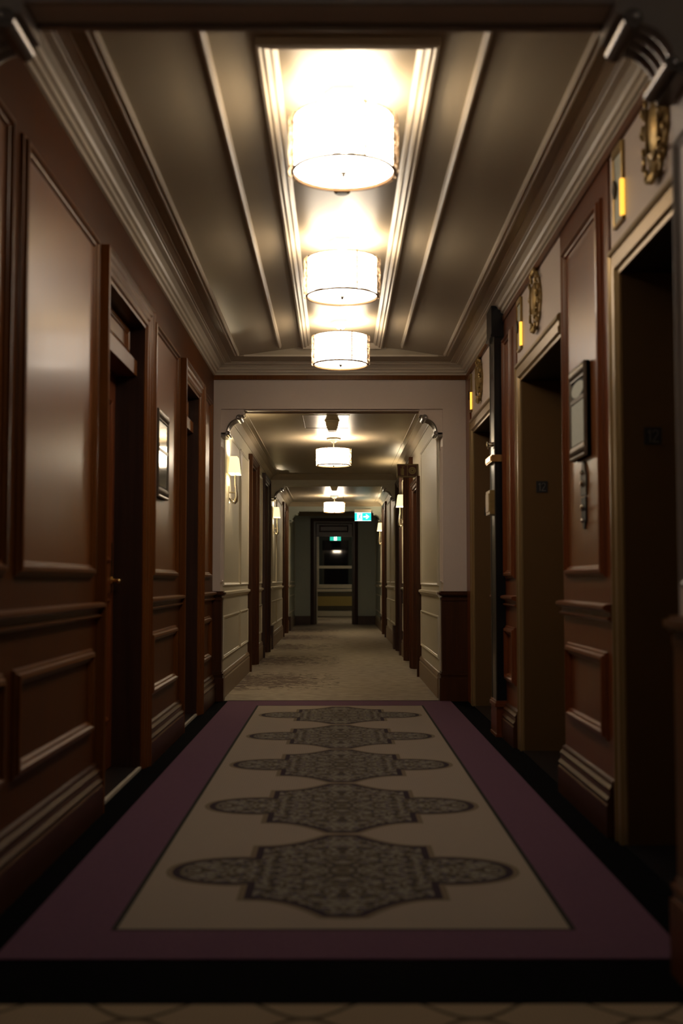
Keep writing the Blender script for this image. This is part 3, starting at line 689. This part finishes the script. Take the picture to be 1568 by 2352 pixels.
copy_tree(C1, (-0.070, 22.2, 2.68), label='farthest lit drum ceiling lamp, beyond the second archway')
pendant((0.0, 1.0, 2.95), .20, .222, .222, .30, 'unseen drum ceiling lamp added in the vestibule to light the near column', mat('fill_lamp_shade', (.8, .8, .7), .7, emit=(1, .95, .85), es=6.0), mat('fill_lamp_diffuser', (.8, .8, .7), .7, emit=(1, .95, .85), es=4.0), FILL_W, 'drum pendants outside the frame')  # lamp out of view, added to brighten the near column and bracket
pendant((0.1, 30.3, 2.85), .18, .202, .192, .32, 'drum ceiling lamp hidden behind the portal head in the lounge', 'cshade', 'cdisc', 34.0, 'drum pendants outside the frame')

# ceiling devices
def detector(loc, label):
    t = empty('smoke_detector', loc, label=label, category='smoke detector'); L = Vector(loc)
    g = MB(); g.lathe([(.055, 0), (.055, -.016), (.048, -.022)], tuple(L), 28); g.build('base', 'darkbrass', t, org=loc, smooth=True)
    g = MB(); g.lathe([(.040, -.022), (.042, -.034), (.030, -.044), (.001, -.046)], tuple(L), 28); g.build('sensor_head', 'darkbrass', t, org=loc, smooth=True)
detector((0.020, 5.69, ZV), 'small round dark smoke detector behind the nearest drum lamp')
def stepped_box(loc, w_, label):
    t = empty('ceiling_sensor', loc, label=label, category='ceiling device'); x, y, z = loc
    g = MB(); g.box(x - w_ * .55, x + w_ * .55, y - .10, y + .10, z - .02, z); g.lathe([(w_ * .62, -.002), (w_ * .62, -.010)], (x, y - .06, z), 28); g.build('base', 'plastic', t, org=loc)
    g = MB(); g.box(x - w_ * .5, x + w_ * .5, y - .085, y + .085, z - .06, z - .02); g.box(x - w_ * .42, x + w_ * .42, y - .08, y + .08, z - .09, z - .06); g.box(x - w_ * .34, x + w_ * .34, y - .075, y + .075, z - .105, z - .09); g.build('housing', 'plastic', t, org=loc)
stepped_box((-.060, 11.75, 2.68), .125, 'pale stepped sensor box on the corridor ceiling before the first drum lamp')
stepped_box((-.065, 19.6, 2.68), .125, 'small pale sensor box on the ceiling beyond the second archway')
g = MB(); g.frame(lambda a, h, d: (a, h, 2.68 - d), -.36, .12, 11.3, 12.3, [(0, 0), (.002, .004), (.010, .004), (.012, 0)]); o = g.build('access_hatch', 'ceil'); o['label'] = 'thin framed access hatch in the corridor ceiling around the pale box'; o['category'] = 'ceiling hatch'
g = MB(); g.box(-.14, .10, 21.55, 21.555, 2.57, 2.575)
for x in (-.14, .10): g.tube([(x, 21.552, 2.572), (x, 21.552, 2.68)], .003, 6)
o = g.build('hanging_rail', 'darkbrass'); o['label'] = 'thin dark rail hung from the ceiling before the farthest drum lamp'; o['category'] = 'rail'

# ------------------------------------------------------------------ wall lamps
def sconce(sd, y, label):
    X_ = CL if sd == 'L' else CR; sg = 1 if sd == 'L' else -1
    loc = (X_, y, 1.78); t = empty('wall_lamp', loc, label=label, category='wall lamp', group='wall lamps along the cream corridor')
    q = lambda d, dy, z: (X_ + sg * d, y + dy, z)
    g = MB(); n0 = len(g.v)
    bt = [q(.012, -.14, 2.055), q(.112, -.14, 2.055), q(.112, .14, 2.055), q(.012, .14, 2.055)]; tp = [q(.022, -.105, 2.215), q(.092, -.105, 2.215), q(.092, .105, 2.215), q(.022, .105, 2.215)]
    g.add(bt + tp, [(0, 1, 5, 4), (1, 2, 6, 5), (2, 3, 7, 6), (3, 0, 4, 7)])
    g.build('lamp_shade', 'sshade', t, org=loc)
    g = MB(); g.box(X_, X_ + sg * .012, y - .025, y + .025, 1.78, 1.94); g.tube([q(.012, 0, 1.88), q(.050, 0, 1.88)], .007, 8); g.build('backplate', 'chrome', t, org=loc)
    g = MB(); g.tube([q(.020, 0, 1.83), q(.030, 0, 1.805), q(.045, 0, 1.79), q(.062, 0, 1.785), q(.074, 0, 1.80), q(.078, 0, 1.84), q(.074, 0, 1.90), q(.068, 0, 1.97), q(.066, 0, 2.07)], [.010, .012, .015, .018, .019, .018, .014, .010, .008], 12)
    g.tube([q(.05, 0, 1.88), q(.074, 0, 1.88)], .008, 8)
    g.build('arm', 'chrome', t, org=loc, smooth=True)
    for dy in (-.05, .05):
        g = MB()
        li = bpy.data.lights.new('bulb', 'POINT'); li.energy = SCONCE_W * .5; li.color = (1, .82, .52); li.shadow_soft_size = .02
        lo = bpy.data.objects.new('bulb', li); COL.objects.link(lo); lo.parent = t; lo.location = (sg * .06, dy, 2.165 - 1.78)
    return t
sconce('L', 10.90, 'lit wall lamp on the left just inside the corridor archway')
sconce('L', 18.45, 'small lit wall lamp on the left beyond the second archway')
sconce('R', 15.75, 'lit wall lamp on the right beside the tall door under the fire sign')
sconce('R', 23.45, 'farthest lit wall lamp, on the right below the exit sign')

# ------------------------------------------------------------------ lift furniture on the right wall
def hall_lantern(y, label):
    loc = (XR - .006, y, 2.49); t = empty('lift_lantern', loc, label=label, category='lift lantern', group='lift lanterns above the doorways')
    F = lambda a, h, d: (XR - .006 - d, a, h)
    y0_, y1_ = y - .075, y + .075
    g = MB(); g.frame(F, y0_, y1_, 2.49, 2.81, [(0, 0), (0, .012), (.005, .016), (.010, .012), (.013, .004)]); g.box(XR - .006, XR - .024, y0_ + .004, y1_, 2.775, 2.81); g.box(XR - .006, XR - .022, y0_, y1_, 2.485, 2.497); g.build('frame', 'gilt', t, org=loc)
    g = MB(); g.poly([F(y0_ + .03, 2.50, .006), F(y1_ - .01, 2.50, .006), F(y1_ - .01, 2.775, .006), F(y0_ + .03, 2.775, .006)], (-.003, 0, 0))
    g.build('opal_plate', 'paper', t, org=loc)
    g = MB(); g.poly([F(y + .035, 2.60, .012), F(y + .058, 2.64, .012), F(y + .035, 2.68, .012), F(y + .012, 2.64, .012)], (-.010, 0, 0)); g.build('arrow_boss', 'darkbrass', t, org=loc)
    g = MB(); g.box(XR - .010, XR - .026, y0_ - .004, y0_ + .014, 2.503, 2.65); g.build('amber_light', 'amber', t, org=loc)
    return t
for y, n in ((4.595, 'nearest lift lantern with an amber light strip, beside the large gilt crest'), (7.150, 'amber lift lantern above the middle lift doorway'), (9.83 - .0, 'small amber lift lantern above the farthest lift doorway')): hall_lantern(y - .01, n)

def crest_parts(t, loc, y, zc):
    X_ = XR - .006
    P_ = lambda a, b, d: (X_ - d, y + a, zc + b)
    g = MB()
    out = []
    for i in range(36):
        a = 2 * PI * i / 36; r = 1 + .05 * math.cos(4 * a) + .03 * math.cos(8 * a)
        out.append((.138 * r * math.cos(a), .155 * r * math.sin(a)))
    g.poly([P_(a, b, 0) for a, b in out], (-.010, 0, 0)); g.build('backplate', 'gilt', t, org=loc)
    g = MB(); rows = [(1.0, .010), (.93, .026), (.70, .036), (.35, .041), (.01, .042)]; n = 28; vs = []
    for s_, d in rows:
        for i in range(n):
            a = 2 * PI * i / n; vs.append(P_(.078 * s_ * math.cos(a) * (1 + .10 * math.sin(a)), .108 * s_ * math.sin(a), d))
    fs = [(j * n + i, j * n + (i + 1) % n, (j + 1) * n + (i + 1) % n, (j + 1) * n + i) for j in range(len(rows) - 1) for i in range(n)]
    g.add(vs, fs); g.box(X_ - .034, X_ - .048, y - .004, y + .004, zc - .08, zc + .08); g.build('shield', 'gilt', t, org=loc, smooth=True)
    g = MB()
    for sx_ in (-1, 1):
        for (ca, cb_, r0, st, dr) in ((.108, .095, .030, .4, 1), (.112, .02, .026, 3.6, -1), (.104, -.075, .030, 5.6, -1), (.055, -.148, .024, 3.4, 1), (.055, .150, .026, 2.6, -1)):
            pts = []; rad = []
            for k in range(15):
                t_ = k / 14; a = st + dr * 4.6 * t_; r = r0 * (1 - .72 * t_)
                pts.append(P_(sx_ * (ca + r * math.cos(a)), cb_ + r * math.sin(a), .022 + .008 * math.sin(PI * t_))); rad.append(.0095 * (1 - .45 * t_))
            g.tube(pts, rad, 7)
        for (a, b, r) in ((.128, .055, .012), (.130, -.03, .012), (.09, -.125, .013), (.09, .135, .012)): g.ball(P_(sx_ * a, b, .02), r, .8, 1, 1.5, 8)
    for k in range(5):
        a = -.6 + .3 * k; g.ball(P_(.045 * math.sin(a), .150 + .022 * math.cos(a), .024), .015, .8, .6, 1.5, 8); g.ball(P_(.04 * math.sin(a), -.150 - .018 * math.cos(a), .024), .014, .8, .6, 1.6, 8)
    g.build('scrollwork', 'gilt', t, org=loc, smooth=True)
loc = (XR - .006, 4.03, 2.65)
cr1 = empty('gilt_crest', loc, label='large gilt cartouche crest above the nearest lift doorway', category='wall ornament', group='gilt crests above the lift doorways'); crest_parts(cr1, loc, 4.03, 2.65)
copy_tree(cr1, (XR - .006, 6.53, 2.65), label='gilt cartouche crest above the middle lift doorway')
copy_tree(cr1, (XR - .006, 9.16, 2.65), label='gilt cartouche crest above the farthest lift doorway, behind the mail chute')

# floor number plates on the far jambs of the lifts, facing the viewer
def stroke(mb, pts, y, r, x0, z0, s_):
    for a, b_ in zip(pts[:-1], pts[1:]):
        p, q_ = Vector((x0 + a[0] * s_, y, z0 + a[1] * s_)), Vector((x0 + b_[0] * s_, y, z0 + b_[1] * s_))
        d = (q_ - p).normalized(); n_ = Vector((-d.z, 0, d.x)) * r; p -= d * r * .6; q_ += d * r * .6
        mb.poly([p - n_, q_ - n_, q_ + n_, p + n_], (0, -.002, 0))
def plate12(yf, label):
    loc = (1.265, yf, 1.63); t = empty('floor_number_plate', loc, label=label, category='number plate', group='floor number plates in the lift doorways')
    g = MB(); g.box(1.230, 1.300, yf - .014, yf - .009, 1.595, 1.665); g.build('plate', 'blackmatte', t, org=loc)
    g = MB()
    stroke(g, [(.0, .72), (.14, .9), (.14, 0)], yf - .014, .0022, 1.246, 1.606, .052)
    two = [(.36, .72)] + [(.56 + .20 * math.cos(a), .70 + .20 * math.sin(a)) for a in [PI, 2.4, PI / 2, .7, 0, -.5]] + [(.36, .0), (.80, .0)]
    stroke(g, two, yf - .014, .0022, 1.246, 1.606, .052)
    g.build('number_twelve', 'number', t, org=loc)
plate12(4.62, 'dark plate numbered 12 on the jamb of the nearest lift')
plate12(7.15, 'dark plate numbered 12 on the jamb of the middle lift')
plate12(9.68, 'dark plate numbered 12 half hidden behind the mail chute')

# framed pieces on the piers: glazed frame with beaded head and foot
def framed(sd, y0_, y1_, z0_, z1_, zsplit, mglass, label, base_name, round_top=False):
    X_ = (XL if sd == 'L' else XR - .016); sg = 1 if sd == 'L' else -1
    F = lambda a, h, d: (X_ + sg * d, a, h)
    loc = (X_, (y0_ + y1_) / 2, (z0_ + z1_) / 2)
    t = empty(base_name, loc, label=label, category='framed notice' if sd == 'R' else 'framed print')
    g = MB(); g.strip([(.004, z0_), (.020, z0_), (.020, z1_), (.004, z1_)], F, y0_, y1_); g.build('back_box', 'blackmatte', t, org=loc)
    F2 = lambda a, h, d: F(a, h, d + .020)
    g = MB(); g.frame(F2, y0_, y1_, z0_, z1_, [(0, -.016), (0, .010), (.008, .014), (.016, .012), (.022, .002)])
    for za, zb_ in ((z1_ - .062, z1_ - .006), (z0_ + .006, z0_ + .062)):
        g.strip([(0, za), (.010, za), (.010, zb_), (0, zb_)], F2, y0_ + .01, y1_ - .01)
        n = 9
        for k in range(n):
            yy = y0_ + .03 + (y1_ - y0_ - .06) * k / (n - 1); g.ball(F2(yy, (za + zb_) / 2, .011), .013, .6, .8, 1.5, 8)
    g.strip([(0, zsplit - .010), (.010, zsplit - .010), (.010, zsplit + .010), (0, zsplit + .010)], F2, y0_ + .02, y1_ - .02)
    g.build('frame', 'pewter', t, org=loc)
    for k, (a, b_) in enumerate(((z0_ + .07, zsplit - .012), (zsplit + .012, z1_ - .07))):
        g = MB()
        if round_top and k == 1:
            cy, cz, ra, rb = (y0_ + y1_) / 2, (a + b_) / 2, (y1_ - y0_) / 2 - .035, (b_ - a) / 2
            g.poly([F2(cy + ra * math.cos(2 * PI * i / 32), cz + rb * math.sin(2 * PI * i / 32), .004) for i in range(32)], (sg * .003, 0, 0))
            g.build('oval_panel', mglass, t, org=loc)
        else:
            g.strip([(0.001, a), (.006, a), (.006, b_), (.001, b_)], F2, y0_ + .024, y1_ - .024); g.build('pane', mglass, t, org=loc)
framed('L', 6.85, 7.26, 1.55, 2.08, 1.84, 'mirror', 'tall framed glazed print reflecting lamplight on the left wall between the doors', 'framed_print')
framed('R', 5.13, 5.465, 1.61, 2.04, 1.885, 'paper', 'pewter-framed notice with an oval top panel on the pier between two lifts', 'framed_notice', True)

# call plates
Xp = XR - .016
def call_plate(z0_, z1_, label, name, shape, buttons, m_):
    yc = 5.285; loc = (Xp, yc, (z0_ + z1_) / 2); t = empty(name, loc, label=label, category='call plate')
    g = MB(); h = z1_ - z0_
    pts = [(yc + a, z0_ + b_ * h) for a, b_ in shape]
    g.poly([(Xp, a, b_) for a, b_ in pts], (-.008, 0, 0)); g.build('plate', m_, t, org=loc)
    for zz, r in buttons:
        g = MB(); g.lathe([(r, 0), (r, -.006), (r * .7, -.012), (.001, -.014)], (Xp - .008, yc, zz), 18, 'X'); g.build('button', 'chrome', t, org=loc, smooth=True)
call_plate(1.44, 1.60, 'ornate upper brass call plate below the framed notice', 'call_plate', [(-.056, 0), (.056, 0), (.062, .3), (.060, .6), (.040, .72), (.026, .9), (.0, 1), (-.026, .9), (-.040, .72), (-.060, .6), (-.062, .3)], [(1.545, .010), (1.494, .015)], 'darkbrass')
call_plate(1.285, 1.43, 'plain dark lower plate with a keyhole tail under the ornate call plate', 'key_switch_plate', [(-.016, 0), (.016, 0), (.026, .15), (.046, .25), (.048, 1), (-.048, 1), (-.046, .25), (-.026, .15)], [(1.383, .015), (1.325, .010)], 'blackmatte')

# ------------------------------------------------------------------ mail chute
loc = (1.10, 7.955, 0); ch = empty('mail_chute', loc, label='full-height black and brass mail chute on the pier before the farthest lift', category='mail chute')
XB = XR - .0125; ya, yb_ = 7.84, 8.07
g = MB(); g.box(1.074, XB, ya, yb_, .235, 2.76); g.build('body', 'black', ch, org=loc)
g = MB()
for y_ in (ya, yb_ - .018): g.box(1.068, 1.076, y_, y_ + .018, .235, 2.74)
g.build('edge_strip', 'darkbrass', ch, org=loc)
g = MB(); g.box(1.071, 1.0745, ya + .018, yb_ - .018, .24, 2.74); g.build('front_glass', 'black', ch, org=loc)
g = MB(); g.box(1.066, XB, ya - .02, yb_ + .02, 0, .20); g.box(1.056, XB, ya - .03, yb_ + .03, .20, .225); g.box(1.063, XB, ya - .02, yb_ + .02, .225, .24); g.box(1.060, XB, ya - .026, yb_ + .026, 0, .018); g.build('plinth', 'wood_red', ch, org=loc)
g = MB(); g.box(1.052, XB, ya - .008, yb_ + .01, 2.735, 2.935); g.box(1.046, XB, ya - .016, yb_ + .016, 2.72, 2.738); g.build('top_collar', 'black', ch, org=loc)
g = MB(); g.box(1.045, XB, ya - .02, yb_ + .03, 1.858, 1.905); g.box(1.037, 1.047, ya, yb_ + .01, 1.865, 1.898); g.build('brass_band', 'brass', ch, org=loc)
g = MB(); g.box(1.034, 1.074, ya + .01, yb_ - .02, 1.50, 1.665); g.box(1.029, 1.036, ya + .03, yb_ - .04, 1.52, 1.645); g.build('receiving_box', 'gilt', ch, org=loc)
g = MB(); g.lathe([(.016, 0), (.016, -.012), (.010, -.03), (.02, -.040), (.001, -.045)], (1.071, 7.95, 1.99), 16, 'X'); g.tube([(1.05, 7.88, 1.97), (1.04, 7.95, 1.975), (1.05, 8.02, 1.97)], .006); g.build('latch', 'chrome', ch, org=loc, smooth=True)

# ------------------------------------------------------------------ signs
def running_man(mb, X_, Y_, Z_, s_):
    P_ = lambda a, b_: (X_ + a * s_, Y_, Z_ + b_ * s_)
    def limb(p, q_, r):
        p, q_ = Vector(P_(*p)), Vector(P_(*q_)); d = (q_ - p).normalized(); n_ = Vector((-d.z, 0, d.x)) * r * s_
        mb.poly([p - n_, q_ - n_, q_ + n_, p + n_], (0, -.002, 0))
    mb.poly([P_(.10 + .085 * math.cos(2 * PI * i / 14), .86 + .085 * math.sin(2 * PI * i / 14)) for i in range(14)], (0, -.002, 0))
    for a in (((.06, .74), (-.04, .42), .075), ((.05, .70), (.26, .60), .035), ((.26, .60), (.34, .72), .03), ((.02, .70), (-.20, .66), .035), ((-.20, .66), (-.26, .50), .03), ((-.02, .44), (.20, .28), .05), ((.20, .28), (.16, .04), .045), ((-.05, .44), (-.12, .20), .05), ((-.12, .20), (-.34, .12), .04)): limb(*a)
# main exit sign under the third arch
Yx = 24.08; loc = (.51, Yx, 2.48)
t = empty('exit_sign', loc, label='bright lit green exit sign with running man and right arrow, under the third archway', category='exit sign')
g = MB(); g.box(.345, .695, Yx, Yx + .04, 2.285, 2.47); g.build('housing', 'blackmatte', t, org=loc)
g = MB(); g.box(.345, .695, Yx + .005, Yx + .035, 2.47, 2.53); g.build('mount', 'plastic', t, org=loc)
g = MB(); g.box(.35, .69, Yx - .004, Yx, 2.29, 2.465); g.build('green_face', 'signgreen', t, org=loc)
g = MB(); g.box(.40, .505, Yx - .006, Yx - .004, 2.295, 2.46); g.box(.35, .69, Yx - .006, Yx - .004, 2.458, 2.466); g.box(.35, .69, Yx - .006, Yx - .004, 2.289, 2.297)
g.poly([(.53, Yx - .004, 2.365), (.575, Yx - .004, 2.365), (.575, Yx - .004, 2.39)] + [(.53, Yx - .004, 2.39)], (0, -.002, 0))
g.poly([(.655, Yx - .004, 2.3775), (.60, Yx - .004, 2.425), (.575, Yx - .004, 2.425), (.607, Yx - .004, 2.3905), (.575, Yx - .004, 2.3905), (.575, Yx - .004, 2.3645), (.607, Yx - .004, 2.3645), (.575, Yx - .004, 2.33), (.60, Yx - .004, 2.33)], (0, -.002, 0))
g.build('white_symbols', 'signwhite', t, org=loc)
g = MB(); running_man(g, .452, Yx - .006, 2.305, .145); g.build('running_figure', 'signgreen', t, org=loc)
# second exit sign in the lounge
Yx = 31.0; loc = (-.07, Yx, 2.3)
t = empty('exit_sign', loc, label='small dim green exit sign seen through the portal at the far end', category='exit sign')
g = MB(); g.box(-.22, .08, Yx, Yx + .04, 2.11, 2.31); g.build('housing', 'blackmatte', t, org=loc)
g = MB(); g.box(-.215, .075, Yx - .004, Yx, 2.115, 2.305); g.build('green_face', 'signdim', t, org=loc)
g = MB(); g.box(-.11, -.03, Yx - .006, Yx - .004, 2.12, 2.30); g.build('white_symbols', 'signwhite', t, org=loc)
g = MB(); running_man(g, -.07, Yx - .006, 2.135, .14); g.build('running_figure', 'signdim', t, org=loc)
g = MB(); g.tube([(-.07, Yx + .02, 2.31), (-.07, Yx + .02, 2.85)], .008, 8); g.build('hanger', 'darkbrass', t, org=loc)
# fire equipment sign
Yx = 12.95; loc = (.91, Yx, 2.28)
t = empty('fire_equipment_sign', loc, label='dark box sign with extinguisher and hose reel symbols over the low cupboard door', category='sign')
g = MB(); g.box(.665, .905, Yx, Yx + .05, 2.21, 2.36); g.build('sign_box', 'firebox', t, org=loc)
g = MB(); g.box(.676, .776, Yx - .003, Yx, 2.225, 2.345); g.box(.786, .886, Yx - .003, Yx, 2.225, 2.345); g.build('red_panel', 'firered', t, org=loc)
g = MB(); P_ = lambda a, b_: (a, Yx - .003, b_)
g.poly([P_(.712, 2.232), P_(.742, 2.232), P_(.742, 2.298), P_(.734, 2.312), P_(.720, 2.312), P_(.712, 2.298)], (0, -.002, 0)); g.box(.723, .731, Yx - .005, Yx - .003, 2.312, 2.326); g.box(.715, .748, Yx - .005, Yx - .003, 2.324, 2.330); g.box(.702, .706, Yx - .005, Yx - .003, 2.240, 2.305); g.box(.702, .722, Yx - .005, Yx - .003, 2.303, 2.308)
g.build('extinguisher_symbol', 'fireyel', t, org=loc); g = MB()
g.lathe([(.042, 0), (.042, -.002)], (.836, Yx - .003, 2.285), 28, 'Y')
g.build('reel_symbol', 'fireyel', t, org=loc)
g = MB(); g.lathe([(.008, 0), (.008, -.002)], (.836, Yx - .005, 2.285), 16, 'Y')
g.tube([(.836 + .026 * math.cos(a * .25), Yx - .0052, 2.285 + .026 * math.sin(a * .25)) for a in range(0, 25)], .0016, 5); g.build('reel_lines', 'firered', t, org=loc)

# warm tone of the standing light is set by the lamps above; nothing else emits
